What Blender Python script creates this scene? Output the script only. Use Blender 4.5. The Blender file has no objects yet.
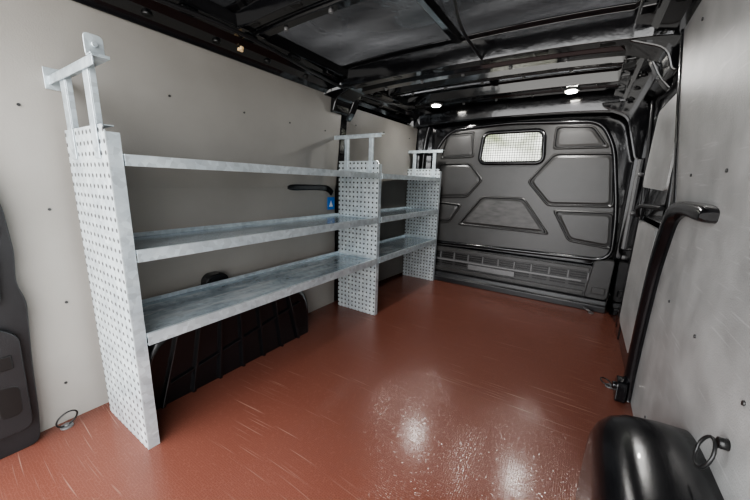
import bpy, bmesh, math, random
from mathutils import Vector, Matrix
random.seed(4)
scene = bpy.context.scene
COL = scene.collection
scene.view_settings.look = 'AgX - Medium High Contrast'
scene.view_settings.exposure = 0.25

# ---------------------------------------------------------------- materials
def new_mat(name):
    m = bpy.data.materials.new(name); m.use_nodes = True
    return m, m.node_tree.nodes, m.node_tree.links, m.node_tree.nodes["Principled BSDF"]

def math_node(N, L, op, a, b=None):
    n = N.new("ShaderNodeMath"); n.operation = op
    for i, v in enumerate((a, b)):
        if v is None: continue
        if isinstance(v, (int, float)): n.inputs[i].default_value = v
        else: L.new(v, n.inputs[i])
    return n.outputs[0]

def mix_col(N, L, fac, a, b):
    n = N.new("ShaderNodeMix"); n.data_type = 'RGBA'
    L.new(fac, n.inputs[0])
    for i, v in ((6, a), (7, b)):
        if isinstance(v, tuple): n.inputs[i].default_value = v
        else: L.new(v, n.inputs[i])
    return n.outputs[2]

def simple(name, col, rough=0.5, metal=0.0, var=0.12, vscale=6.0, bump=0.0, bscale=60.0, coat=0.0, stretch=None, spec=0.5, scuff=0.0):
    m, N, L, P = new_mat(name)
    tc = N.new("ShaderNodeTexCoord")
    mp = N.new("ShaderNodeMapping"); L.new(tc.outputs["Object"], mp.inputs[0])
    if stretch: mp.inputs["Scale"].default_value = stretch
    no = N.new("ShaderNodeTexNoise"); no.inputs["Scale"].default_value = vscale; no.inputs["Detail"].default_value = 5
    L.new(mp.outputs[0], no.inputs["Vector"])
    cr = N.new("ShaderNodeValToRGB")
    cr.color_ramp.elements[0].position = 0.3; cr.color_ramp.elements[1].position = 0.7
    cr.color_ramp.elements[0].color = (*[c*(1-var) for c in col], 1)
    cr.color_ramp.elements[1].color = (*[min(1, c*(1+var)) for c in col], 1)
    L.new(no.outputs["Fac"], cr.inputs[0]); out = cr.outputs[0]
    if scuff > 0:
        for rot, th in ((0.6, 0.68), (-0.8, 0.69)):
            mq = N.new("ShaderNodeMapping"); mq.inputs["Rotation"].default_value = (rot, 0, 0); mq.inputs["Scale"].default_value = (1, 4, 90)
            L.new(tc.outputs["Object"], mq.inputs[0])
            nq = N.new("ShaderNodeTexNoise"); nq.inputs["Scale"].default_value = 1.5; nq.inputs["Detail"].default_value = 1; L.new(mq.outputs[0], nq.inputs["Vector"])
            rq = N.new("ShaderNodeMapRange"); rq.inputs["From Min"].default_value = th; rq.inputs["From Max"].default_value = th+0.08; rq.inputs["To Max"].default_value = scuff
            L.new(nq.outputs["Fac"], rq.inputs["Value"])
            out = mix_col(N, L, rq.outputs[0], out, (0.6, 0.6, 0.6, 1))
    L.new(out, P.inputs["Base Color"])
    mr = N.new("ShaderNodeMapRange"); mr.inputs["To Min"].default_value = rough*0.85; mr.inputs["To Max"].default_value = min(1, rough*1.15)
    L.new(no.outputs["Fac"], mr.inputs["Value"]); L.new(mr.outputs[0], P.inputs["Roughness"])
    P.inputs["Metallic"].default_value = metal
    P.inputs["Coat Weight"].default_value = coat
    P.inputs["Specular IOR Level"].default_value = spec
    if bump > 0:
        n2 = N.new("ShaderNodeTexNoise"); n2.inputs["Scale"].default_value = bscale; n2.inputs["Detail"].default_value = 3
        L.new(tc.outputs["Object"], n2.inputs["Vector"])
        b = N.new("ShaderNodeBump"); b.inputs["Strength"].default_value = bump; b.inputs["Distance"].default_value = 0.01
        L.new(n2.outputs["Fac"], b.inputs["Height"]); L.new(b.outputs[0], P.inputs["Normal"])
    return m

def galvanised(name, perforated=False, base=(0.70, 0.74, 0.77), metal=0.55, rough=0.34, grime=0.0, smear=False):
    m, N, L, P = new_mat(name)
    tc = N.new("ShaderNodeTexCoord")
    vo = N.new("ShaderNodeTexVoronoi"); vo.inputs["Scale"].default_value = 55
    L.new(tc.outputs["Object"], vo.inputs["Vector"])
    bw = N.new("ShaderNodeSeparateColor"); L.new(vo.outputs["Color"], bw.inputs[0])
    cr = N.new("ShaderNodeValToRGB")
    cr.color_ramp.elements[0].color = (*[c*0.86 for c in base], 1)
    cr.color_ramp.elements[1].color = (*[min(1, c*1.12) for c in base], 1)
    L.new(bw.outputs[0], cr.inputs[0])
    no = N.new("ShaderNodeTexNoise"); no.inputs["Scale"].default_value = 5; no.inputs["Detail"].default_value = 9; no.inputs["Roughness"].default_value = 0.65
    mp = N.new("ShaderNodeMapping"); mp.inputs["Scale"].default_value = (2.5, 0.9, 1.8); L.new(tc.outputs["Object"], mp.inputs[0]); L.new(mp.outputs[0], no.inputs["Vector"])
    c2 = N.new("ShaderNodeValToRGB"); c2.color_ramp.elements[0].position = 0.38; c2.color_ramp.elements[1].position = 0.64
    c2.color_ramp.elements[0].color = (0.66, 0.70, 0.75, 1); c2.color_ramp.elements[1].color = (1.3, 1.3, 1.28, 1)
    L.new(no.outputs["Fac"], c2.inputs[0])
    mu = N.new("ShaderNodeMix"); mu.data_type = 'RGBA'; mu.blend_type = 'MULTIPLY'; mu.inputs[0].default_value = 0.45 + grime
    L.new(cr.outputs[0], mu.inputs[6]); L.new(c2.outputs[0], mu.inputs[7])
    out = mu.outputs[2]
    if smear:
        mp2 = N.new("ShaderNodeMapping"); mp2.inputs["Scale"].default_value = (9, 1.6, 1); mp2.inputs["Rotation"].default_value = (0, 0, 0.35)
        L.new(tc.outputs["Object"], mp2.inputs[0])
        n3 = N.new("ShaderNodeTexNoise"); n3.inputs["Scale"].default_value = 1.8; n3.inputs["Detail"].default_value = 9; n3.inputs["Roughness"].default_value = 0.7
        L.new(mp2.outputs[0], n3.inputs["Vector"])
        r3 = N.new("ShaderNodeMapRange"); r3.inputs["From Min"].default_value = 0.49; r3.inputs["From Max"].default_value = 0.62; r3.inputs["To Max"].default_value = 0.75
        L.new(n3.outputs["Fac"], r3.inputs["Value"])
        out = mix_col(N, L, r3.outputs[0], out, (0.78, 0.82, 0.84, 1))
    mr = N.new("ShaderNodeMapRange"); mr.inputs["To Min"].default_value = rough*0.6; mr.inputs["To Max"].default_value = rough*1.35
    L.new(no.outputs["Fac"], mr.inputs["Value"]); L.new(mr.outputs[0], P.inputs["Roughness"])
    P.inputs["Metallic"].default_value = metal
    if perforated:
        sp = N.new("ShaderNodeSeparateXYZ"); L.new(tc.outputs["Object"], sp.inputs[0])
        k = 1/0.031
        fx = math_node(N, L, 'SUBTRACT', math_node(N, L, 'FRACT', math_node(N, L, 'MULTIPLY', math_node(N, L, 'ADD', sp.outputs[0], 10.0), k)), 0.5)
        fz = math_node(N, L, 'SUBTRACT', math_node(N, L, 'FRACT', math_node(N, L, 'MULTIPLY', math_node(N, L, 'ADD', sp.outputs[2], 10.0), k)), 0.5)
        d = math_node(N, L, 'SQRT', math_node(N, L, 'ADD', math_node(N, L, 'MULTIPLY', fx, fx), math_node(N, L, 'MULTIPLY', fz, fz)))
        hole = math_node(N, L, 'LESS_THAN', d, 0.21)
        out = mix_col(N, L, hole, out, (0.05, 0.05, 0.05, 1))
        L.new(math_node(N, L, 'MULTIPLY', math_node(N, L, 'SUBTRACT', 1.0, hole), metal), P.inputs["Metallic"])
    L.new(out, P.inputs["Base Color"])
    return m

def floor_mat():
    m, N, L, P = new_mat("coated_plywood_floor")
    tc = N.new("ShaderNodeTexCoord")
    n1 = N.new("ShaderNodeTexNoise"); n1.inputs["Scale"].default_value = 1.6; n1.inputs["Detail"].default_value = 2
    L.new(tc.outputs["Object"], n1.inputs["Vector"])
    cr = N.new("ShaderNodeValToRGB"); cr.color_ramp.elements[0].position = 0.3; cr.color_ramp.elements[1].position = 0.72
    cr.color_ramp.elements[0].color = (0.122, 0.043, 0.029, 1); cr.color_ramp.elements[1].color = (0.146, 0.054, 0.038, 1)
    L.new(n1.outputs["Fac"], cr.inputs[0])
    col = cr.outputs[0]
    nd = N.new("ShaderNodeTexNoise"); nd.inputs["Scale"].default_value = 1.0; nd.inputs["Detail"].default_value = 0; L.new(tc.outputs["Object"], nd.inputs["Vector"])
    vs = N.new("ShaderNodeVectorMath"); vs.operation = 'SCALE'; vs.inputs["Scale"].default_value = 0.15; L.new(nd.outputs["Color"], vs.inputs[0])
    va = N.new("ShaderNodeVectorMath"); L.new(tc.outputs["Object"], va.inputs[0]); L.new(vs.outputs[0], va.inputs[1])
    masks = []
    for i, (rot, sc, th) in enumerate(((0.5, (1.6, 90, 1), 0.70), (-0.9, (1.5, 110, 1), 0.70), (1.5, (1.8, 95, 1), 0.70), (2.3, (2.2, 110, 1), 0.70))):
        mp = N.new("ShaderNodeMapping"); mp.inputs["Rotation"].default_value = (0, 0, rot); mp.inputs["Scale"].default_value = sc; mp.inputs["Location"].default_value = (i*3.1, i*5.7, 0)
        L.new(va.outputs[0], mp.inputs[0])
        ns = N.new("ShaderNodeTexNoise"); ns.inputs["Scale"].default_value = 1.6; ns.inputs["Detail"].default_value = 1
        L.new(mp.outputs[0], ns.inputs["Vector"])
        r = N.new("ShaderNodeMapRange"); r.inputs["From Min"].default_value = th-0.02; r.inputs["From Max"].default_value = th+0.08
        L.new(ns.outputs["Fac"], r.inputs["Value"])
        m2 = N.new("ShaderNodeMapping"); m2.inputs["Location"].default_value = (i*7.3+1, 2.2*i, 0); L.new(tc.outputs["Object"], m2.inputs[0])
        np_ = N.new("ShaderNodeTexNoise"); np_.inputs["Scale"].default_value = 2.2; L.new(m2.outputs[0], np_.inputs["Vector"])
        rp_ = N.new("ShaderNodeMapRange"); rp_.inputs["From Min"].default_value = 0.52; rp_.inputs["From Max"].default_value = 0.66
        L.new(np_.outputs["Fac"], rp_.inputs["Value"])
        masks.append(math_node(N, L, 'MULTIPLY', r.outputs[0], rp_.outputs[0]))
    mm = masks[0]
    for q in masks[1:]: mm = math_node(N, L, 'MAXIMUM', mm, q)
    mm = math_node(N, L, 'MULTIPLY', mm, 0.6)
    col = mix_col(N, L, mm, col, (0.42, 0.29, 0.24, 1))
    vo = N.new("ShaderNodeTexVoronoi"); vo.feature = 'DISTANCE_TO_EDGE'; vo.inputs["Scale"].default_value = 150; vo.inputs["Randomness"].default_value = 0.5
    L.new(tc.outputs["Object"], vo.inputs["Vector"])
    r2 = N.new("ShaderNodeMapRange"); r2.inputs["From Max"].default_value = 0.16
    L.new(vo.outputs["Distance"], r2.inputs["Value"])
    inv = math_node(N, L, 'SUBTRACT', 1.0, r2.outputs[0])
    col = mix_col(N, L, math_node(N, L, 'MULTIPLY', inv, 0.25), col, (0.25, 0.11, 0.08, 1))
    L.new(col, P.inputs["Base Color"])
    b = N.new("ShaderNodeBump"); b.inputs["Strength"].default_value = 0.18; b.inputs["Distance"].default_value = 0.0012
    L.new(r2.outputs[0], b.inputs["Height"]); L.new(b.outputs[0], P.inputs["Normal"])
    mr = N.new("ShaderNodeMapRange"); mr.inputs["To Min"].default_value = 0.17; mr.inputs["To Max"].default_value = 0.22
    L.new(n1.outputs["Fac"], mr.inputs["Value"]); L.new(mr.outputs[0], P.inputs["Roughness"])
    P.inputs["Specular IOR Level"].default_value = 0.6
    return m

M_floor = floor_mat()
M_wall = simple("grey_wall_board", (0.270, 0.257, 0.236), 0.40, 0, 0.08, 3.2, 0.05, 220)
M_wallr = simple("grey_wall_board_scuffed", (0.29, 0.29, 0.285), 0.36, 0, 0.18, 9.0, 0.16, 260, scuff=0.25)
M_screw = simple("screw_head", (0.06, 0.06, 0.06), 0.4, 0.6)
M_galv = galvanised("galvanised_steel", base=(0.53, 0.585, 0.61))
M_tray = galvanised("galvanised_shelf_steel", base=(0.47, 0.545, 0.59), metal=0.6, rough=0.22, grime=0.3, smear=True)
M_perf = galvanised("perforated_galvanised_steel", True, base=(0.60, 0.645, 0.655), metal=0.4, rough=0.36)
M_black = simple("black_paint", (0.006, 0.006, 0.007), 0.11, 0, 0.2, 5, 0.05, 25, coat=0.4)
M_skin = simple("black_roof_skin", (0.004, 0.004, 0.005), 0.06, 0, 0.3, 8, 0.07, 28, spec=0.45)
M_plastic = simple("black_textured_plastic", (0.012, 0.012, 0.013), 0.36, 0, 0.2, 8, 0.08, 300)
M_arch = simple("wheel_arch_black_plastic", (0.006, 0.006, 0.007), 0.20, 0, 0.2, 8, 0.04, 300, coat=0.2)
M_bulk = simple("bulkhead_grey_plastic", (0.042, 0.041, 0.040), 0.33, 0, 0.18, 5, 0.10, 300)
M_scuff = simple("bulkhead_scuffed_plastic", (0.060, 0.058, 0.056), 0.40, 0, 0.45, 12, 0.1, 200, stretch=(1, 1, 3))
M_groove = simple("bulkhead_groove_black", (0.006, 0.006, 0.006), 0.35)
M_mid = simple("dark_grey_metal", (0.15, 0.15, 0.15), 0.4, 0.3)
M_steel = simple("steel_ring", (0.25, 0.25, 0.25), 0.3, 0.8)
M_ring = simple("black_ring_steel", (0.03, 0.03, 0.03), 0.3, 0.5)
M_blue = simple("blue_sticker", (0.02, 0.18, 0.60), 0.4)
M_white = simple("white_sticker_print", (0.8, 0.8, 0.8), 0.4)
M_amber = simple("pale_amber_glint", (0.85, 0.62, 0.36), 0.3)  # colour of leaked light, painted as a solid amber
M_orange = simple("orange_plastic", (0.7, 0.12, 0.02), 0.4)
def emis(name, col, s):
    m, N, L, P = new_mat(name)
    P.inputs["Base Color"].default_value = (1, 1, 1, 1)
    P.inputs["Emission Color"].default_value = (*col, 1); P.inputs["Emission Strength"].default_value = s
    return m
M_led = emis("led_diffuser", (1, 0.95, 0.86), 60)
def glass():
    m, N, L, P = new_mat("window_pane_glass")
    tc = N.new("ShaderNodeTexCoord"); no = N.new("ShaderNodeTexNoise"); no.inputs["Scale"].default_value = 4; L.new(tc.outputs["Object"], no.inputs["Vector"])
    cr = N.new("ShaderNodeValToRGB"); cr.color_ramp.elements[0].color = (0.10, 0.11, 0.07, 1); cr.color_ramp.elements[1].color = (0.36, 0.36, 0.33, 1)
    cr.color_ramp.elements[0].position = 0.35; cr.color_ramp.elements[1].position = 0.6
    L.new(no.outputs["Fac"], cr.inputs[0]); L.new(cr.outputs[0], P.inputs["Base Color"])
    P.inputs["Roughness"].default_value = 0.05
    P.inputs["Transmission Weight"].default_value = 1.0; P.inputs["IOR"].default_value = 1.01
    return m
M_glass = glass()

# ---------------------------------------------------------------- geometry helpers
def finish(name, bm, mats, loc=(0, 0, 0), parent=None, bevel=0.0, seg=2, smooth=False, label=None, cat=None, kind=None, group=None):
    loc = Vector(loc)
    bmesh.ops.recalc_face_normals(bm, faces=bm.faces)
    for v in bm.verts: v.co -= loc
    me = bpy.data.meshes.new(name); bm.to_mesh(me); bm.free()
    if not isinstance(mats, (list, tuple)): mats = [mats]
    for m in mats: me.materials.append(m)
    ob = bpy.data.objects.new(name, me); COL.objects.link(ob)
    if parent is not None:
        ob.parent = parent
        pw = Vector((0, 0, 0)); p = parent
        while p is not None: pw += p.location; p = p.parent
        ob.location = loc - pw
    else: ob.location = loc
    if smooth:
        for p in me.polygons: p.use_smooth = True
    if bevel > 0:
        md = ob.modifiers.new("bevel", 'BEVEL'); md.width = bevel; md.segments = seg; md.limit_method = 'ANGLE'; md.angle_limit = math.radians(40)
    if label: ob["label"] = label
    if cat: ob["category"] = cat
    if kind: ob["kind"] = kind
    if group: ob["group"] = group
    return ob

def empty(name, loc, label, cat, group=None):
    e = bpy.data.objects.new(name, None); e.location = loc; e.empty_display_size = 0.05
    COL.objects.link(e); e["label"] = label; e["category"] = cat
    if group: e["group"] = group
    return e

def box(bm, x0, x1, y0, y1, z0, z1, mi=0):
    vs = [bm.verts.new((x, y, z)) for x in (x0, x1) for y in (y0, y1) for z in (z0, z1)]
    for f in ((0,1,3,2),(4,6,7,5),(0,4,5,1),(2,3,7,6),(0,2,6,4),(1,5,7,3)):
        fc = bm.faces.new([vs[i] for i in f]); fc.material_index = mi

def cyl(bm, c, r, h, axis='z', n=16, mi=0, r2=None):
    r2 = r if r2 is None else r2
    a, b = [], []
    for i in range(n):
        t = 2*math.pi*i/n
        for lst, rr, hh in ((a, r, -h/2), (b, r2, h/2)):
            p = (rr*math.cos(t), rr*math.sin(t), hh)
            if axis == 'x': p = (p[2], p[0], p[1])
            elif axis == 'y': p = (p[0], p[2], p[1])
            lst.append(bm.verts.new((c[0]+p[0], c[1]+p[1], c[2]+p[2])))
    for i in range(n):
        f = bm.faces.new((a[i], a[(i+1) % n], b[(i+1) % n], b[i])); f.material_index = mi; f.smooth = True
    bm.faces.new(a).material_index = mi; bm.faces.new(b).material_index = mi

def smooth_path(pts, n=6):
    P = [Vector(p) for p in pts]; out = []
    for i in range(len(P)-1):
        p0 = P[max(0, i-1)]; p1 = P[i]; p2 = P[i+1]; p3 = P[min(len(P)-1, i+2)]
        for k in range(n):
            t = k/n
            out.append(0.5*((2*p1)+(p2-p0)*t+(2*p0-5*p1+4*p2-p3)*t*t+(3*p1-p0-3*p2+p3)*t*t*t))
    out.append(P[-1]); return out

def sweep(bm, pts, r, n=8, mi=0, closed=False, flat=1.0):
    P = [Vector(p) for p in pts]; rings = []
    up = Vector((0.13, 0.21, 0.97))
    m = len(P)
    for i, p in enumerate(P):
        if closed: t = P[(i+1) % m]-P[i-1]
        else: t = P[min(i+1, m-1)]-P[max(i-1, 0)]
        t.normalize(); s = t.cross(up)
        if s.length < 1e-3: s = t.cross(Vector((1, 0, 0)))
        s.normalize(); u = s.cross(t).normalized()
        rings.append([bm.verts.new(p+s*(r*math.cos(2*math.pi*k/n))+u*(r*flat*math.sin(2*math.pi*k/n))) for k in range(n)])
    rng = range(m) if closed else range(m-1)
    for i in rng:
        A, B = rings[i], rings[(i+1) % m]
        for k in range(n):
            f = bm.faces.new((A[k], A[(k+1) % n], B[(k+1) % n], B[k])); f.smooth = True; f.material_index = mi
    if not closed:
        bm.faces.new(rings[0]).material_index = mi; bm.faces.new(rings[-1]).material_index = mi

def prism(bm, poly, a0, a1, axis='y', mi=0, mi_side=None):
    def P(p, a):
        if axis == 'y': return (p[0], a, p[1])
        if axis == 'x': return (a, p[0], p[1])
        return (p[0], p[1], a)
    A = [bm.verts.new(P(p, a0)) for p in poly]; B = [bm.verts.new(P(p, a1)) for p in poly]
    n = len(poly)
    bm.faces.new(A).material_index = mi; bm.faces.new(B).material_index = mi
    for i in range(n):
        f = bm.faces.new((A[i], A[(i+1) % n], B[(i+1) % n], B[i])); f.material_index = mi if mi_side is None else mi_side

def round_poly(poly, r, n=5):
    out = []; m = len(poly)
    for i in range(m):
        p = Vector(poly[i]); a = Vector(poly[i-1]); b = Vector(poly[(i+1) % m])
        da = a-p; db = b-p; rr = min(r, da.length*0.45, db.length*0.45)
        pa = p+da.normalized()*rr; pb = p+db.normalized()*rr
        for k in range(n+1):
            t = k/n; out.append(((1-t)**2*pa+2*(1-t)*t*p+t*t*pb)[:])
    return out

def area(poly):
    return 0.5*sum(poly[i-1][0]*poly[i][1]-poly[i][0]*poly[i-1][1] for i in range(len(poly)))

def inset(poly, d):
    s = 1 if area(poly) > 0 else -1
    m = len(poly); out = []
    for i in range(m):
        p = Vector(poly[i]); a = Vector(poly[i-1]); b = Vector(poly[(i+1) % m])
        e1 = (p-a).normalized(); e2 = (b-p).normalized()
        n1 = Vector((-e1.y, e1.x))*s; n2 = Vector((-e2.y, e2.x))*s
        nn = (n1+n2).normalized(); k = d/max(0.3, nn.dot(n1))
        out.append((p+nn*k)[:])
    return out

# ================================================================ ROOM SHELL
bm = bmesh.new(); box(bm, -1.60, 0.36, -0.12, 2.96, -0.03, 0.0)
finish("floor", bm, M_floor, kind="structure")

def zprof(side, z):
    if side == 'L':
        return -1.50 if z < 0.85 else -1.50+0.05*(z-0.85)/0.65
    return 0.285-0.015*min(z, 0.85)/0.85 if z < 0.85 else 0.27-0.07*(z-0.85)/0.6

def lining(name, side, poly, thick, mat, screws=(), kind="structure"):
    bm = bmesh.new(); s = -1 if side == 'L' else 1
    prism(bm, poly, 0.0, thick, axis='x')
    bmesh.ops.triangulate(bm, faces=[f for f in bm.faces if len(f.verts) > 4])
    for zc in (0.85,):
        bmesh.ops.bisect_plane(bm, geom=bm.verts[:]+bm.edges[:]+bm.faces[:], plane_co=(0, 0, zc), plane_no=(0, 0, 1))
    for v in bm.verts:
        v.co.x = zprof(side, v.co.z)+s*v.co.x
    for (y, z) in screws:
        cyl(bm, (zprof(side, z)-s*0.001, y, z), 0.0045, 0.004, 'x', 10, mi=1)
    return finish(name, bm, [mat, M_screw], kind=kind)

scr = [(y+random.uniform(-.03, .03), z) for z in (0.62, 0.95, 1.22, 1.46) for y in (0.16, 0.42, 0.72, 1.02, 1.32, 1.62)]
scr += [(0.3, 0.78), (0.27, 1.1), (0.30, 0.45), (0.26, 0.15), (1.55, 0.3), (1.6, 0.6)]
lining("wall_left", 'L', [(-0.12, 0.0), (1.765, 0.0), (1.77, 0.85), (1.795, 1.50), (-0.12, 1.50)], 0.012, M_wall, scr)
bm = bmesh.new()
P = [(-1.505, 1.86, 0.02), (-1.44, 2.86, 0.02), (-1.44, 2.86, 0.85), (-1.41, 2.86, 1.41), (-1.46, 1.86, 1.41), (-1.505, 1.86, 0.85)]
V = [bm.verts.new(p) for p in P]
bm.faces.new((V[0], V[1], V[2], V[5])); bm.faces.new((V[5], V[2], V[3], V[4]))
bmesh.ops.solidify(bm, geom=bm.faces[:], thickness=-0.01)
for (y, z) in ((1.95, 1.3), (2.3, 1.3), (2.7, 1.3), (1.95, 0.8), (2.3, 0.8)):
    cyl(bm, (-1.50+0.06*(y-1.86)+0.06*max(0, z-.85)+0.012, y, z), 0.0045, 0.006, 'x', 10, mi=1)
finish("wall_left_front", bm, [M_wall, M_screw], kind="structure")

scr = [(y, z) for z in (0.12, 0.55, 0.95, 1.38) for y in (0.75, 1.05, 1.35)]
lining("wall_right", 'R', [(-0.12, 0.0), (1.66, 0.0), (1.65, 0.2), (1.615, 0.50), (1.58, 0.70), (1.52, 0.84), (1.54, 0.95), (1.575, 1.2), (1.58, 1.46), (-0.12, 1.46)], 0.012, M_wallr, scr)

bm = bmesh.new(); box(bm, -1.60, -1.545, -0.12, 2.96, -0.03, 1.66); finish("wall_left_outer", bm, M_black, kind="structure")
bm = bmesh.new(); box(bm, 0.33, 0.38, -0.12, 2.96, -0.03, 1.66); finish("wall_right_outer", bm, M_black, kind="structure")
bm = bmesh.new()
box(bm, -1.56, -0.82, 2.93, 2.96, 0, 1.66); box(bm, -0.31, 0.34, 2.93, 2.96, 0, 1.66)
box(bm, -0.82, -0.31, 2.93, 2.96, 0, 1.08); box(bm, -0.82, -0.31, 2.93, 2.96, 1.345, 1.66)
finish("wall_front", bm, M_black, kind="structure")

# roof skin
bm = bmesh.new(); nx, ny = 40, 60
rows = []
for j in range(ny+1):
    y = -0.12+3.08*j/ny; row = []
    for i in range(nx+1):
        t = i/nx; x = -1.56+1.92*t
        z = 1.60-0.06*abs(2*t-1)**6+0.005*math.sin(y*11)*math.sin(t*17)+0.002*math.sin(y*31+t*9)
        row.append(bm.verts.new((x, y, z)))
    rows.append(row)
for j in range(ny):
    for i in range(nx):
        bm.faces.new((rows[j][i], rows[j][i+1], rows[j+1][i+1], rows[j+1][i])).smooth = True
bmesh.ops.solidify(bm, geom=bm.faces[:], thickness=-0.02)
finish("ceiling", bm, M_skin, kind="structure")

# ---------------------------------------------------------------- roof beams
def roof_beam(yc, w, h, label, holes=True, zt=1.59, xs=(-1.47, 0.24), crown=0.035):
    bm = bmesh.new()
    prof = [(-w/2-0.035, 0), (-w/2-0.035, -0.008), (-w/2, -0.010), (-w/2+0.015, -h), (-w*0.14, -h), (-w*0.09, -h+0.018), (w*0.09, -h+0.018), (w*0.14, -h), (w/2-0.015, -h), (w/2, -0.010), (w/2+0.035, -0.008), (w/2+0.035, 0)]
    n = 30; rings = []
    for i in range(n+1):
        t = i/n; x = xs[0]+(xs[1]-xs[0])*t; e = abs(2*t-1)
        dz = -crown*e**3-0.03*max(0, (e-0.86)/0.14)**2
        k = 1+0.7*max(0, (e-0.82)/0.18)**2
        rings.append([bm.verts.new((x, yc+p[0]*k, zt+dz+p[1])) for p in prof])
    for i in range(n):
        for k in range(len(prof)):
            bm.faces.new((rings[i][k], rings[i][(k+1) % len(prof)], rings[i+1][(k+1) % len(prof)], rings[i+1][k]))
    bm.faces.new(rings[0]); bm.faces.new(rings[-1])
    if holes:
        for i in range(6):
            x = xs[0]+0.25+i*(xs[1]-xs[0]-0.5)/5
            e = abs(2*(x-xs[0])/(xs[1]-xs[0])-1); zz = zt-h-crown*e**3
            prism(bm, round_poly([(x-0.028, yc-w*0.36), (x+0.028, yc-w*0.36), (x+0.028, yc-w*0.2), (x-0.028, yc-w*0.2)], 0.012, 4), zz-0.002, zz+0.004, 'z', 1)
            cyl(bm, (x+0.09, yc+w*0.28, zz-0.003), 0.009, 0.014, 'z', 10, mi=2)
    return finish("roof_beam", bm, [M_black, M_groove, M_mid], bevel=0.006, seg=3, label=label, cat="beam", group="black steel roof beams")

roof_beam(0.22, 0.12, 0.05, "black painted steel roof beam near the rear doors")
roof_beam(0.98, 0.15, 0.065, "black painted steel crossbeam under the van roof")
roof_beam(1.76, 0.22, 0.105, "wide glossy black roof beam above the side door pillars")
roof_beam(2.16, 0.08, 0.05, "narrow black roof beam between pillars and partition")
roof_beam(2.52, 0.20, 0.068, "black roof beam carrying round LED lamps", crown=0.02)
roof_beam(2.82, 0.10, 0.15, "black header beam above the partition", holes=False)

def cant_rail(name, xw, s, label):
    bm = bmesh.new()
    poly = [(xw, 1.45), (xw+s*0.03, 1.435), (xw+s*0.05, 1.46), (xw+s*0.10, 1.475), (xw+s*0.12, 1.50), (xw+s*0.17, 1.515), (xw+s*0.18, 1.56), (xw-s*0.04, 1.56), (xw-s*0.04, 1.47)]
    prism(bm, poly, -0.12, 2.9, 'y')
    y = 0.1
    while y < 2.8:
        cyl(bm, (xw+s*0.075, y, 1.466), 0.017, 0.012, 'z', 14, mi=1)
        box(bm, xw+s*0.125 if s > 0 else xw-0.165, xw+0.165 if s > 0 else xw+s*0.125, y+0.08, y+0.14, 1.495, 1.512, 0)
        y += 0.26
    finish(name, bm, [M_black, M_groove], bevel=0.004, label=label, cat="rail")
cant_rail("roof_rail", -1.475, 1, "black folded steel rail where wall meets roof, beside grey board")
cant_rail("roof_rail", 0.235, -1, "black folded steel rail where roof meets scuffed grey board")

bm = bmesh.new()
prism(bm, [(-0.65, 1.595), (-0.635, 1.572), (-0.605, 1.572), (-0.59, 1.595)], -0.1, 2.8, 'y')
finish("roof_rib", bm, M_black, bevel=0.003, label="thin black pressed rib running along the roof", cat="rib")
bm = bmesh.new(); sweep(bm, smooth_path([(-1.30, -0.1, 1.50), (-1.32, 0.4, 1.485), (-1.29, 0.9, 1.49), (-1.33, 1.4, 1.475), (-1.35, 1.7, 1.47), (-1.3, 2.2, 1.48), (-1.25, 2.45, 1.50)]), 0.009)
finish("wiring_loom", bm, M_plastic, label="black wrapped wiring loom clipped along the roof rail", cat="cable")
bm = bmesh.new(); sweep(bm, smooth_path([(-0.45, 0.25, 1.53), (-0.38, 0.6, 1.535), (-0.42, 0.98, 1.52), (-0.52, 1.4, 1.53), (-0.5, 1.7, 1.485)]), 0.006)
finish("wiring_loom", bm, M_plastic, label="thin black cable crossing the roof skin", cat="cable")
for s, xw, lb in ((1, -1.475, "black curved steel knuckle joining roof beam to rail above shelving"), (-1, 0.235, "black curved steel knuckle joining roof beam to rail above side door")):
    bm = bmesh.new()
    prism(bm, round_poly([(xw, 1.34), (xw+s*0.035, 1.34), (xw+s*0.06, 1.42), (xw+s*0.20, 1.475), (xw+s*0.24, 1.56), (xw, 1.56)], 0.04, 4), 1.68, 1.84, 'y')
    prism(bm, round_poly([(xw, 1.30), (xw+s*0.05, 1.36), (xw+s*0.09, 1.44), (xw+s*0.14, 1.56), (xw, 1.56)], 0.03, 4), 1.84, 1.90, 'y')
    finish("roof_bracket", bm, M_black, bevel=0.006, label=lb, cat="bracket")

bm = bmesh.new(); box(bm, -1.385, -1.372, 0.965, 0.99, 1.455, 1.468); box(bm, -1.374, -1.362, 0.97, 0.985, 1.46, 1.474)  # blocks added in place of a glint of light leaking at the roof rail
finish("roof_light_glint", bm, M_amber, bevel=0.003, label="small pale amber block standing in for a light glint on the black roof rail", cat="light glint")

# ---------------------------------------------------------------- LED lamps
def led(x, y, z, label):
    e = empty("ceiling_lamp", (x, y, z), label, "ceiling light", "round LED ceiling lamps")
    bm = bmesh.new()
    cyl(bm, (x, y, z+0.004), 0.045, 0.012, 'z', 28, r2=0.05)
    finish("lamp_housing", bm, M_mid, (x, y, z), e, bevel=0.002)
    bm = bmesh.new(); cyl(bm, (x, y, z-0.005), 0.031, 0.008, 'z', 28)
    finish("lamp_diffuser", bm, M_led, (x, y, z), e)
    ld = bpy.data.lights.new("lamp_light", 'AREA'); ld.shape = 'DISK'; ld.size = 0.06; ld.energy = 5.5; ld.color = (1, 0.98, 0.95)
    lo = bpy.data.objects.new("lamp_light", ld); COL.objects.link(lo); lo.parent = e; lo.location = (0, 0, -0.014)
led(-1.07, 2.47, 1.502, "round lit LED lamp in black roof beam near the shelving")
led(-0.17, 2.52, 1.511, "round lit LED lamp in black roof beam near side door")

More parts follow.
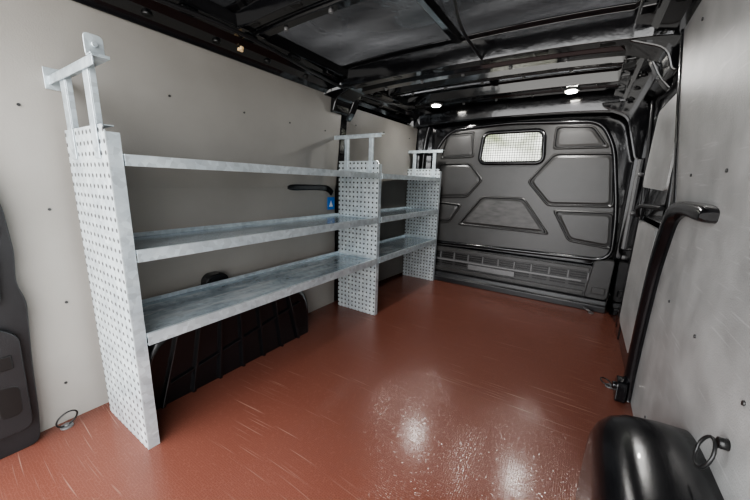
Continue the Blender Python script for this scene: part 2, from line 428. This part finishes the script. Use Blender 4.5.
# ---------------------------------------------------------------- pillars
def pillar(name, side, pts, w, t, mat, label, off=0.0):
    bm = bmesh.new(); s = 1 if side == 'L' else -1
    path = smooth_path([(p[0], p[1], (p[2] if len(p) > 2 else 1.0)) for p in pts], 7)
    A = []
    for i, p in enumerate(path):
        d = path[min(i+1, len(path)-1)]-path[max(i-1, 0)]; d.z = 0; d.normalize(); nrm = Vector((-d.y, d.x, 0))
        row = []
        for q, h in ((-0.5, -0.02), (-0.5, t*0.35), (-0.42, t*0.75), (-0.22, t), (0.22, t), (0.42, t*0.75), (0.5, t*0.35), (0.5, -0.02)):
            cy = p.x+nrm.x*q*w*p.z; cz = p.y+nrm.y*q*w*p.z
            row.append(bm.verts.new((zprof(side, max(0, cz))+s*(h+off), cy, max(0, cz))))
        A.append(row)
    K = len(A[0])
    for i in range(len(A)-1):
        for k in range(K):
            f = bm.faces.new((A[i][k], A[i][(k+1) % K], A[i+1][(k+1) % K], A[i+1][k])); f.smooth = True
    bm.faces.new(A[0]); bm.faces.new(A[-1])
    return finish(name, bm, mat, label=label, cat="pillar trim")
pillar("pillar_trim", 'L', [(1.81, 0.0), (1.81, 0.5), (1.82, 0.95), (1.83, 1.2), (1.83, 1.5)], 0.09, 0.004, M_black, "black painted door pillar behind the galvanised shelving", off=-0.008)
pt = pillar("pillar_trim", 'R', [(1.075, 0.844, 0.4), (1.09, 0.846, 0.75), (1.14, 0.848, 0.92), (1.28, 0.851, 0.85), (1.39, 0.845, 1.0), (1.47, 0.815, 1.35), (1.53, 0.73, 1.6), (1.58, 0.61, 1.5), (1.61, 0.47, 1.35), (1.64, 0.27, 1.2), (1.665, 0.11, 1.4), (1.685, 0.0, 2.2)], 0.050, 0.034, M_arch, "curved black moulding sweeping down scuffed board to floor")
bm = bmesh.new()
prism(bm, round_poly([(1.60, 0.0), (1.70, 0.0), (1.69, 0.075), (1.66, 0.10), (1.61, 0.085)], 0.015, 3), 0.225, 0.262, 'x')
cyl(bm, (0.222, 1.645, 0.055), 0.016, 0.02, 'x', 16)
ltc = finish("latch", bm, M_arch, loc=(0.245, 1.65, 0.04), bevel=0.004, label="dark latch block")
ltc.parent = pt
pillar("pillar_trim", 'R', [(1.55, 0.84), (1.57, 1.0), (1.595, 1.2), (1.60, 1.46)], 0.035, 0.004, M_arch, "upper black door pillar reaching the roof rail")
pillar("door_rail_cover", 'L', [(1.335, 0.857, 0.4), (1.38, 0.857, 1.0), (1.55, 0.857, 0.95), (1.68, 0.852, 1.1), (1.74, 0.82, 1.2)], 0.036, 0.008, M_arch, "black curved door rail cover set in grey board behind shelves")

# rear left pillar
bm = bmesh.new()
poly = round_poly([(-0.12, 0.0), (0.165, 0.0), (0.175, 0.10), (0.185, 0.30), (0.20, 0.50), (0.185, 0.56), (0.195, 0.66), (0.19, 0.80), (0.17, 0.90), (0.12, 1.0), (-0.12, 1.06)], 0.03)
prism(bm, poly, -1.50, -1.445, 'x')
prism(bm, round_poly([(0.05, 0.50), (0.145, 0.50), (0.155, 0.66), (0.05, 0.68)], 0.03), -1.45, -1.425, 'x', 0)
prism(bm, round_poly([(0.09, 0.54), (0.13, 0.54), (0.135, 0.62), (0.09, 0.63)], 0.015), -1.43, -1.424, 'x', 1)
prism(bm, round_poly([(0.04, 0.08), (0.155, 0.08), (0.165, 0.40), (0.12, 0.44), (0.04, 0.42)], 0.03), -1.45, -1.420, 'x', 0)
prism(bm, round_poly([(0.09, 0.14), (0.14, 0.14), (0.145, 0.24), (0.09, 0.25)], 0.02), -1.425, -1.419, 'x', 1)
box(bm, -1.425, -1.416, 0.095, 0.14, 0.30, 0.345, 1)
rp = finish("rear_pillar_trim", bm, [M_plastic, M_groove], loc=(-1.47, 0.05, 0), bevel=0.005, seg=3, label="black moulded plastic pillar trim beside grey board at the rear door", cat="pillar trim")
bm = bmesh.new(); box(bm, -1.447, -1.433, 0.150, 0.170, 0.715, 0.735); finish("warning_reflector", bm, M_orange, loc=(-1.44, 0.16, 0.725), parent=rp, bevel=0.002, label="small orange reflector")

# ---------------------------------------------------------------- wheel arches
def wheel_arch(side, yc, hl, H, depth, label, e_y=3.2):
    bm = bmesh.new(); s = 1 if side == 'L' else -1
    xb = zprof(side, 0.0)+s*0.002
    n = 48; prof = []
    for i in range(n+1):
        a = math.pi*i/n
        c, sn = math.cos(a), math.sin(a)
        y = hl*math.copysign(abs(c)**(2/e_y), c); z = H*abs(sn)**(2/e_y)
        prof.append((y, z))
    if side == 'R':
        layers = [(0.0, 1.0, 1.0), (0.30*depth, 1.0, 0.995), (0.62*depth, 0.99, 0.97), (0.80*depth, 0.965, 0.93), (0.92*depth, 0.925, 0.865), (0.985*depth, 0.87, 0.79), (depth, 0.80, 0.70)]
    else:
        layers = [(0.0, 1.02, 1.02), (0.012, 1.02, 1.02), (0.016, 1.0, 1.0), (0.80*depth, 0.99, 0.97), (0.93*depth, 0.965, 0.93), (depth, 0.92, 0.86)]
    R = []
    for li, (d, ky, kz) in enumerate(layers):
        R.append([bm.verts.new((xb+s*d, yc+y*ky, max(0.0, z*kz))) for j, (y, z) in enumerate(prof)])
    for li in range(len(R)-1):
        for j in range(n):
            bm.faces.new((R[li][j], R[li][j+1], R[li+1][j+1], R[li+1][j])).smooth = (side == 'R' or li >= 2)
    last = R[-1]
    inner = [bm.verts.new((v.co.x, yc+(v.co.y-yc)*0.5, v.co.z*0.5)) for v in last]
    for j in range(n):
        bm.faces.new((last[j], last[j+1], inner[j+1], inner[j]))
    bm.faces.new(inner); bm.faces.new(R[0])
    return finish("wheel_arch_cover", bm, M_arch, loc=(xb+s*depth/2, yc, 0), label=label, cat="wheel arch")
wa = wheel_arch('L', 0.865, 0.455, 0.35, 0.200, "ribbed black plastic wheel arch cover beneath the bottom shelf", e_y=4.5)
for k, (y0, y1) in enumerate(((0.48, 0.56), (0.60, 0.65), (0.72, 0.745), (0.84, 0.84), (0.96, 0.94), (1.08, 1.04), (1.20, 1.13))):
    bm = bmesh.new()
    zt = 0.285
    prism(bm, [(y0-0.007, 0.0), (y0+0.007, 0.0), (y1+0.005, zt), (y1-0.005, zt)], -1.300, -1.282, 'x')
    finish("reinforcing_rib", bm, M_arch, loc=(-1.29, y0, 0), parent=wa, bevel=0.003)
bm = bmesh.new()
prism(bm, [(0.50, 0.075), (0.50, 0.088), (1.22, 0.221), (1.22, 0.208)], -1.299, -1.287, 'x')
finish("reinforcing_rib", bm, M_arch, loc=(-1.29, 0.85, 0.15), parent=wa, bevel=0.003)
bm = bmesh.new()
prism(bm, round_poly([(0.77, 0.30), (0.90, 0.30), (0.885, 0.425), (0.86, 0.445), (0.80, 0.445), (0.775, 0.42)], 0.02, 4), -1.498, -1.44, 'x')
finish("arch_cap", bm, M_arch, loc=(-1.47, 0.83, 0.38), parent=wa, bevel=0.005)
wheel_arch('R', 0.70, 0.37, 0.37, 0.185, "smooth glossy black wheel arch cover against the scuffed board", e_y=4.0)

# ================================================================ SHELVING
rack = empty("shelving_rack", (-1.27, 1.55, 0.0), "galvanised steel three-tier van shelving bolted along the grey wall", "shelving")
UY = (0.355, 1.735, 2.745)
XB, XF = -1.435, -1.11
UH = 1.035
def upright(y, tab):
    bm = bmesh.new()
    t = 0.003
    prism(bm, [(XB, 0), (XF, 0), (XF, UH-0.02), (XF-0.015, UH), (XB, UH)], y, y+t, 'y', 0)
    box(bm, XF-t, XF, y+t, y+0.035, 0.0, UH-0.02, 1)
    box(bm, XF-0.018, XF-t, y+0.032, y+0.035, 0.0, UH-0.02, 1)
    box(bm, XB, XB+t, y+t, y+0.035, 0.0, UH, 1)
    box(bm, XB+t, XF-0.02, y+t, y+0.030, UH-t, UH, 1)
    box(bm, XB+t, XF-t, y+t, y+0.03, 0.0, t, 1)
    u = finish("upright", bm, [M_perf, M_galv], loc=((XB+XF)/2, y, 0), parent=rack, label="perforated galvanised end panel")
    pw = 0.020 if tab else 0.014
    for px in (XB+0.065, XF-0.065):
        bm = bmesh.new()
        box(bm, px-pw, px+pw, y-0.004, y-0.001, UH-0.09, 1.195)
        box(bm, px-pw, px-pw+0.003, y-0.001, y+0.014, UH+0.001, 1.195)
        box(bm, px+pw-0.003, px+pw, y-0.001, y+0.014, UH+0.001, 1.195)
        finish("bracket_post", bm, M_galv, loc=(px, y, UH), parent=u, bevel=0.001)
    bm = bmesh.new()
    box(bm, XB-0.035, XF+0.015, y-0.010, y+0.030, 1.195, 1.199)
    box(bm, XB-0.035, XF+0.015, y-0.010, y-0.006, 1.174, 1.195)
    if tab:
        box(bm, XB-0.040, XB-0.036, y-0.020, y+0.035, 1.160, 1.225)
        prism(bm, round_poly([(y-0.012, 1.199), (y+0.030, 1.199), (y+0.030, 1.255), (y-0.012, 1.255)], 0.012), XF-0.02, XF-0.016, 'x')
        box(bm, XF-0.016, XF+0.015, y-0.012, y+0.030, 1.199, 1.203)
        cyl(bm, (XF-0.012, y+0.009, 1.23), 0.007, 0.006, 'x', 12)
    finish("bracket_bar", bm, M_galv, loc=((XB+XF)/2, y, 1.19), parent=u, bevel=0.001)
for i, y in enumerate(UY): upright(y, i == 0)

def shelf(y0, y1, zt, lipf):
    bm = bmesh.new(); t = 0.002
    zb = zt-lipf; zf = zt-0.012
    box(bm, XB+0.004, XF+0.004, y0, y1, zf-0.003, zf, 0)
    box(bm, XF+0.004, XF+0.007, y0, y1, zb, zt, 1)
    box(bm, XF-0.003, XF+0.004, y0, y1, zt-t, zt, 1)
    box(bm, XF-0.012, XF+0.004, y0, y1, zb, zb+t, 1)
    box(bm, XB+0.001, XB+0.004, y0, y1, zb+0.008, zt+0.004, 1)
    box(bm, XB+0.004, XF-0.004, y0, y0+t, zf, zt-0.002, 1)
    box(bm, XB+0.004, XF-0.004, y1-t, y1, zf, zt-0.002, 1)
    finish("shelf", bm, [M_tray, M_galv], loc=((XB+XF)/2, (y0+y1)/2, zb), parent=rack)
for zt, lf in ((0.408, 0.040), (0.680, 0.038), (0.958, 0.032)):
    shelf(UY[0]+0.037, UY[1]-0.001, zt, lf)
    shelf(UY[1]+0.037, UY[2]-0.001, zt, lf)

# ================================================================ BULKHEAD
YB = 2.87
bulk = empty("bulkhead", (-0.5, YB, 0.0), "dark grey moulded partition with small grilled window and embossed panels", "partition wall")
outer = round_poly([(-1.26, 0.33), (0.235, 0.37), (0.21, 0.75), (0.13, 1.20), (0.03, 1.385), (-0.6, 1.415), (-1.10, 1.39), (-1.24, 1.2)], 0.12, 8)
win = round_poly([(-0.81, 1.09), (-0.315, 1.09), (-0.335, 1.335), (-0.79, 1.335)], 0.06, 8)
c0 = Vector((-0.565, 1.21))
def ray_hit(poly, ang):
    d = Vector((math.cos(ang), math.sin(ang))); best = None
    for i in range(len(poly)):
        a = Vector(poly[i-1])-c0; b = Vector(poly[i])-c0; e = b-a
        den = d.x*e.y-d.y*e.x
        if abs(den) < 1e-9: continue
        t = (a.x*e.y-a.y*e.x)/den; u = (a.x*d.y-a.y*d.x)/den
        if t > 0 and -1e-6 <= u <= 1+1e-6 and (best is None or t > best): best = t
    return (c0+d*best)[:]
angs = sorted({round(math.atan2(p[1]-c0.y, p[0]-c0.x), 4) for p in outer+win})
O = [ray_hit(outer, a) for a in angs]; I = [ray_hit(win, a) for a in angs]
bm = bmesh.new(); n = len(angs)
def ring(poly, y): return [bm.verts.new((p[0], y, p[1])) for p in poly]
Of = ring(O, YB); If = ring(I, YB); Ib = ring(I, YB+0.04); Ob = ring(O, YB+0.04)
for i in range(n):
    j = (i+1) % n
    bm.faces.new((Of[i], Of[j], If[j], If[i])); bm.faces.new((Ob[i], Ob[j], Ib[j], Ib[i]))
    f = bm.faces.new((If[i], If[j], Ib[j], Ib[i])); f.material_index = 1
    f = bm.faces.new((Of[i], Of[j], Ob[j], Ob[i])); f.material_index = 1
def plateau(poly, field=0, r=0.03):
    if area(poly) < 0: poly = poly[::-1]
    seq = [(-0.004, YB-0.001), (0.004, YB-0.008), (0.007, YB-0.008), (0.014, YB-0.001), (0.018, YB-0.001), (0.032, YB-0.006)]
    R = [[bm.verts.new((p[0], y, p[1])) for p in round_poly(inset(poly, d), r, 5)] for d, y in seq]
    m = len(R[0])
    mats = (0, 0, 1, 1, 0)
    for a in range(len(seq)-1):
        for i in range(m):
            f = bm.faces.new((R[a][i], R[a][(i+1) % m], R[a+1][(i+1) % m], R[a+1][i])); f.material_index = mats[a]
    bm.faces.new(R[-1]).material_index = field
panels = [
    [(-1.18, 1.09), (-0.89, 1.095), (-0.765, 0.95), (-0.89, 0.795), (-1.18, 0.78)],
    [(-0.245, 1.160), (-0.410, 0.945), (-0.245, 0.760), (0.180, 0.775), (0.130, 1.155)],
    [(-0.955, 0.545), (-0.76, 0.81), (-0.42, 0.815), (-0.205, 0.535)],
    [(-0.20, 0.73), (-0.07, 0.50), (0.215, 0.47), (0.19, 0.74)],
    [(-1.20, 0.745), (-0.93, 0.73), (-1.03, 0.56), (-1.20, 0.54)],
    [(-1.12, 1.345), (-0.87, 1.355), (-0.86, 1.14), (-1.17, 1.13)],
    [(-0.26, 1.355), (-0.02, 1.345), (0.095, 1.19), (-0.26, 1.19)],
]
for i, p in enumerate(panels): plateau(p, 2 if i == 2 else 0)
body = finish("partition_body", bm, [M_bulk, M_groove, M_scuff], loc=(-0.5, YB, 0), parent=bulk)
bm = bmesh.new()
sweep(bm, [(p[0], YB-0.006, p[1]) for p in round_poly([(-1.24, 0.36), (0.222, 0.385), (0.198, 0.75), (0.118, 1.20), (0.02, 1.372), (-0.6, 1.402), (-1.09, 1.375), (-1.225, 1.2)], 0.12, 8)], 0.016, 8, closed=True)
finish("rim_bead", bm, M_arch, loc=(-0.5, YB, 0), parent=bulk, smooth=True, label="raised glossy black edge bead")
bm = bmesh.new(); sweep(bm, [(p[0], YB-0.004, p[1]) for p in win], 0.017, 8, closed=True)
finish("window_seal", bm, M_arch, loc=(-0.56, YB, 1.21), parent=bulk, smooth=True)
bm = bmesh.new(); prism(bm, win, YB+0.024, YB+0.028, 'y'); finish("window_pane", bm, M_glass, loc=(-0.56, YB+0.026, 1.21), parent=bulk)
bm = bmesh.new()
for i in range(26):
    x = -0.80+0.475*i/25; box(bm, x-0.0018, x+0.0018, YB+0.010, YB+0.013, 1.092, 1.333)
for i in range(13):
    z = 1.095+0.235*i/12; box(bm, -0.81, -0.318, YB+0.013, YB+0.016, z-0.0018, z+0.0018)
finish("window_grille", bm, M_groove, loc=(-0.56, YB+0.012, 1.21), parent=bulk, label="fine dark wire mesh guard")
# lower vent band: stepped strip with long slots
bm = bmesh.new()
box(bm, -1.25, 0.12, YB-0.010, YB+0.03, 0.085, 0.325, 2)
box(bm, -1.24, 0.10, YB-0.040, YB-0.008, 0.288, 0.318, 2)
box(bm, -1.24, 0.08, YB-0.034, YB-0.008, 0.100, 0.130, 2)
x = -1.21
k = 0
while x < 0.0:
    for zz in (0.262, 0.243, 0.224):
        box(bm, x, x+0.110, YB-0.0125, YB-0.008, zz, zz+0.011, 1)
    box(bm, x+0.115, x+0.127, YB-0.020, YB-0.008, 0.215, 0.278, 3)
    if not (3 <= k <= 5):
        for zz in (0.180, 0.160):
            box(bm, x, x+0.110, YB-0.0125, YB-0.008, zz, zz+0.011, 1)
    x += 0.132; k += 1
box(bm, -1.22, 0.06, YB-0.026, YB-0.008, 0.198, 0.214, 3)
box(bm, -0.82, -0.42, YB-0.024, YB-0.008, 0.145, 0.190, 3)
finish("vent_panel", bm, [M_plastic, M_groove, M_bulk, M_mid], loc=(-0.6, YB, 0.085), parent=bulk, bevel=0.003, label="slotted black vent strip")
bm = bmesh.new()
prism(bm, [(2.79, 0.0), (2.79, 0.045), (2.81, 0.055), (2.815, 0.085), (YB+0.02, 0.09), (YB+0.02, 0.0)], -1.24, 0.235, 'x')
finish("sill", bm, M_plastic, loc=(-0.6, 2.84, 0), parent=bulk, bevel=0.004)
bm = bmesh.new()
prism(bm, round_poly([(0.09, 0.09), (0.235, 0.09), (0.245, 0.40), (0.12, 0.38)], 0.03, 3), 2.825, YB+0.02, 'y')
box(bm, 0.13, 0.215, 2.812, 2.827, 0.13, 0.18)
finish("foot_moulding", bm, M_bulk, loc=(0.16, 2.85, 0.09), parent=bulk, bevel=0.006)

bm = bmesh.new()
prism(bm, [(-1.545, 2.87), (-1.40, 2.87), (-1.27, 2.90), (-1.27, 2.928), (-1.545, 2.928)], 0.0, 1.52, 'z')
sweep(bm, smooth_path([(-1.33, 2.87, 0.1), (-1.34, 2.86, 0.7), (-1.33, 2.86, 1.2), (-1.29, 2.85, 1.42)]), 0.02, 8)
finish("corner_post", bm, M_black, bevel=0.004, label="black painted corner post beside partition and shelving", cat="post")
bm = bmesh.new()
prism(bm, [(0.325, 2.60), (0.295, 2.60), (0.262, 2.78), (0.25, 2.928), (0.325, 2.928)], 0.0, 1.50, 'z')
for z in (0.45, 0.75, 1.0): cyl(bm, (0.272, 2.70, z), 0.014, 0.02, 'x', 12, mi=1)
box(bm, 0.255, 0.272, 2.74, 2.79, 0.5, 1.1, 1)
finish("corner_post", bm, [M_black, M_mid], bevel=0.004, label="dark corner post with bolts between partition and side door", cat="post")
bm = bmesh.new()
prism(bm, round_poly([(0.24, 1.10), (0.30, 1.10), (0.30, 1.47), (0.0, 1.47), (0.02, 1.44), (0.16, 1.38)], 0.05, 5), 2.74, 2.83, 'y')
finish("roof_bracket", bm, M_black, bevel=0.006, label="black curved corner bracket above partition", cat="bracket")

# ---------------------------------------------------------------- right side door
door = empty("door_1", (0.3, 2.1, 0.0), "sliding side door with grey boards in black frame", "door")
door["kind"] = "structure"
bm = bmesh.new()
box(bm, 0.285, 0.325, 1.70, 2.60, 0.0, 0.12); box(bm, 0.285, 0.325, 1.70, 2.60, 0.76, 0.92)
box(bm, 0.265, 0.325, 1.66, 2.60, 1.30, 1.50)
box(bm, 0.285, 0.325, 1.66, 1.82, 0.0, 1.4); box(bm, 0.280, 0.325, 2.32, 2.46, 0.0, 1.4); box(bm, 0.295, 0.325, 2.46, 2.60, 0.0, 1.4)
finish("door_frame", bm, M_black, loc=(0.3, 2.1, 0), parent=door, bevel=0.008)
bm = bmesh.new(); prism(bm, round_poly([(1.82, 0.13), (2.34, 0.13), (2.34, 0.74), (1.80, 0.74)], 0.05), 0.272, 0.284, 'x')
finish("lower_board", bm, M_wallr, loc=(0.28, 2.1, 0.1), parent=door)
bm = bmesh.new(); prism(bm, round_poly([(1.64, 0.90), (2.28, 0.92), (2.22, 1.29), (1.66, 1.29)], 0.05), 0.250, 0.262, 'x')
finish("upper_board", bm, M_wallr, loc=(0.26, 2.1, 0.9), parent=door)
bm = bmesh.new(); sweep(bm, smooth_path([(0.26, 2.30, 0.76), (0.245, 2.25, 0.80), (0.245, 2.10, 0.825), (0.25, 1.9, 0.83), (0.27, 1.75, 0.83)]), 0.010)
finish("door_handle", bm, M_plastic, loc=(0.25, 2.1, 0.8), parent=door)
for yo, xo in ((0.065, 0.283), (2.50-1.66, 0.290)):
    bm = bmesh.new(); sweep(bm, smooth_path([(xo, 1.66+yo, 0.02), (xo, 1.64+yo, 0.25), (xo-0.004, 1.60+yo, 0.55), (xo-0.010, 1.57+yo, 0.80), (xo-0.025, 1.60+yo, 1.1), (xo-0.045, 1.63+yo, 1.40)]), 0.010)
    finish("door_seal", bm, M_plastic, loc=(0.28, 1.66+yo, 0.5), parent=door)

# ---------------------------------------------------------------- tie-down rings
def tie_ring(loc, rot, label, r=0.028, mat=M_ring, wr=0.0028):
    e = empty("tie_down_ring", loc, label, "tie-down ring", "floor lashing rings")
    bm = bmesh.new()
    cyl(bm, (0, 0, 0.003), 0.018, 0.006, 'z', 18); cyl(bm, (0, 0, 0.009), 0.007, 0.008, 'z', 12)
    b = finish("base_plate", bm, M_mid); b.parent = e
    bm = bmesh.new(); pts = []
    for k in range(28):
        t = 2*math.pi*k/28
        pts.append(Vector((r*math.cos(t)*1.1+r, r*math.sin(t), 0)))
    Mx = Matrix.Rotation(rot[2], 4, 'Z') @ Matrix.Rotation(rot[1], 4, 'Y') @ Matrix.Rotation(rot[0], 4, 'X')
    sweep(bm, [Mx @ p+Vector((0, 0, 0.010)) for p in pts], wr, 8, closed=True)
    rr = finish("ring", bm, mat, smooth=True); rr.parent = e
    return e
tie_ring((-1.46, 0.235, 0.0), (0, -1.2, 0.2), "black steel lashing ring standing on floor beside rear pillar", r=0.030)
tie_ring((0.215, 1.72, 0.0), (0, -0.3, 2.6), "dark lashing ring on floor beside curved pillar trim", r=0.020)
tie_ring((0.15, 2.74, 0.0), (0, -0.5, 3.4), "steel lashing ring on floor in front of partition", mat=M_steel)
e = empty("tie_down_ring", (0.270, 0.765, 0.455), "black steel lashing ring on board above wheel arch cover", "tie-down ring", "floor lashing rings")
bm = bmesh.new(); cyl(bm, (0, 0, 0), 0.010, 0.014, 'x', 18); b = finish("base_plate", bm, M_ring); b.parent = e
bm = bmesh.new()
sweep(bm, [(-0.012-0.012*(1-math.cos(2*math.pi*k/28))*0.6, 0.028*math.sin(2*math.pi*k/28), -0.028+0.03*math.cos(2*math.pi*k/28)) for k in range(28)], 0.003, 8, closed=True)
b = finish("ring", bm, M_ring, smooth=True); b.parent = e

bm = bmesh.new()
box(bm, -1.499, -1.497, 1.69, 1.764, 0.705, 0.79, 0)
prism(bm, [(1.705, 0.725), (1.745, 0.725), (1.725, 0.768)], -1.4972, -1.4955, 'x', 1)
finish("warning_sticker", bm, [M_blue, M_white], label="blue warning sticker with white triangle beside door rail cover", cat="sticker")

# ================================================================ LIGHT
w = bpy.data.worlds.new("World"); scene.world = w; w.use_nodes = True
N = w.node_tree.nodes; L = w.node_tree.links
bg = N["Background"]
tc = N.new("ShaderNodeTexCoord"); sp = N.new("ShaderNodeSeparateXYZ"); L.new(tc.outputs["Generated"], sp.inputs[0])
cr = N.new("ShaderNodeValToRGB")
cr.color_ramp.elements[0].position = 0.42; cr.color_ramp.elements[0].color = (0.55, 0.54, 0.52, 1)
cr.color_ramp.elements[1].position = 0.56; cr.color_ramp.elements[1].color = (0.97, 0.98, 1.0, 1)
mr = N.new("ShaderNodeMapRange"); mr.inputs["From Min"].default_value = -1; L.new(sp.outputs[2], mr.inputs["Value"])
L.new(mr.outputs[0], cr.inputs[0]); L.new(cr.outputs[0], bg.inputs[0]); bg.inputs[1].default_value = 6.8

ld = bpy.data.lights.new("rear_opening_portal", 'AREA'); ld.shape = 'RECTANGLE'; ld.size = 1.9; ld.size_y = 1.65; ld.cycles.is_portal = True
lo = bpy.data.objects.new("rear_opening_portal", ld); COL.objects.link(lo); lo.location = (-0.62, -0.13, 0.8)
lo.rotation_euler = (math.radians(90), 0, 0)

# ================================================================ CAMERA
cam = bpy.data.cameras.new("camera"); co = bpy.data.objects.new("camera", cam); COL.objects.link(co)
right = Vector((0.8361, 0.5478, 0.0293)); up = Vector((-0.1377, 0.1576, 0.9779)); back = Vector((0.5310, -0.8217, 0.2073))
m = Matrix((right, up, back)).transposed().to_4x4(); m.translation = Vector((0, 0, 0.9))
co.matrix_world = m
cam.lens = 36*318/750; cam.sensor_width = 36; cam.clip_start = 0.01
scene.camera = co
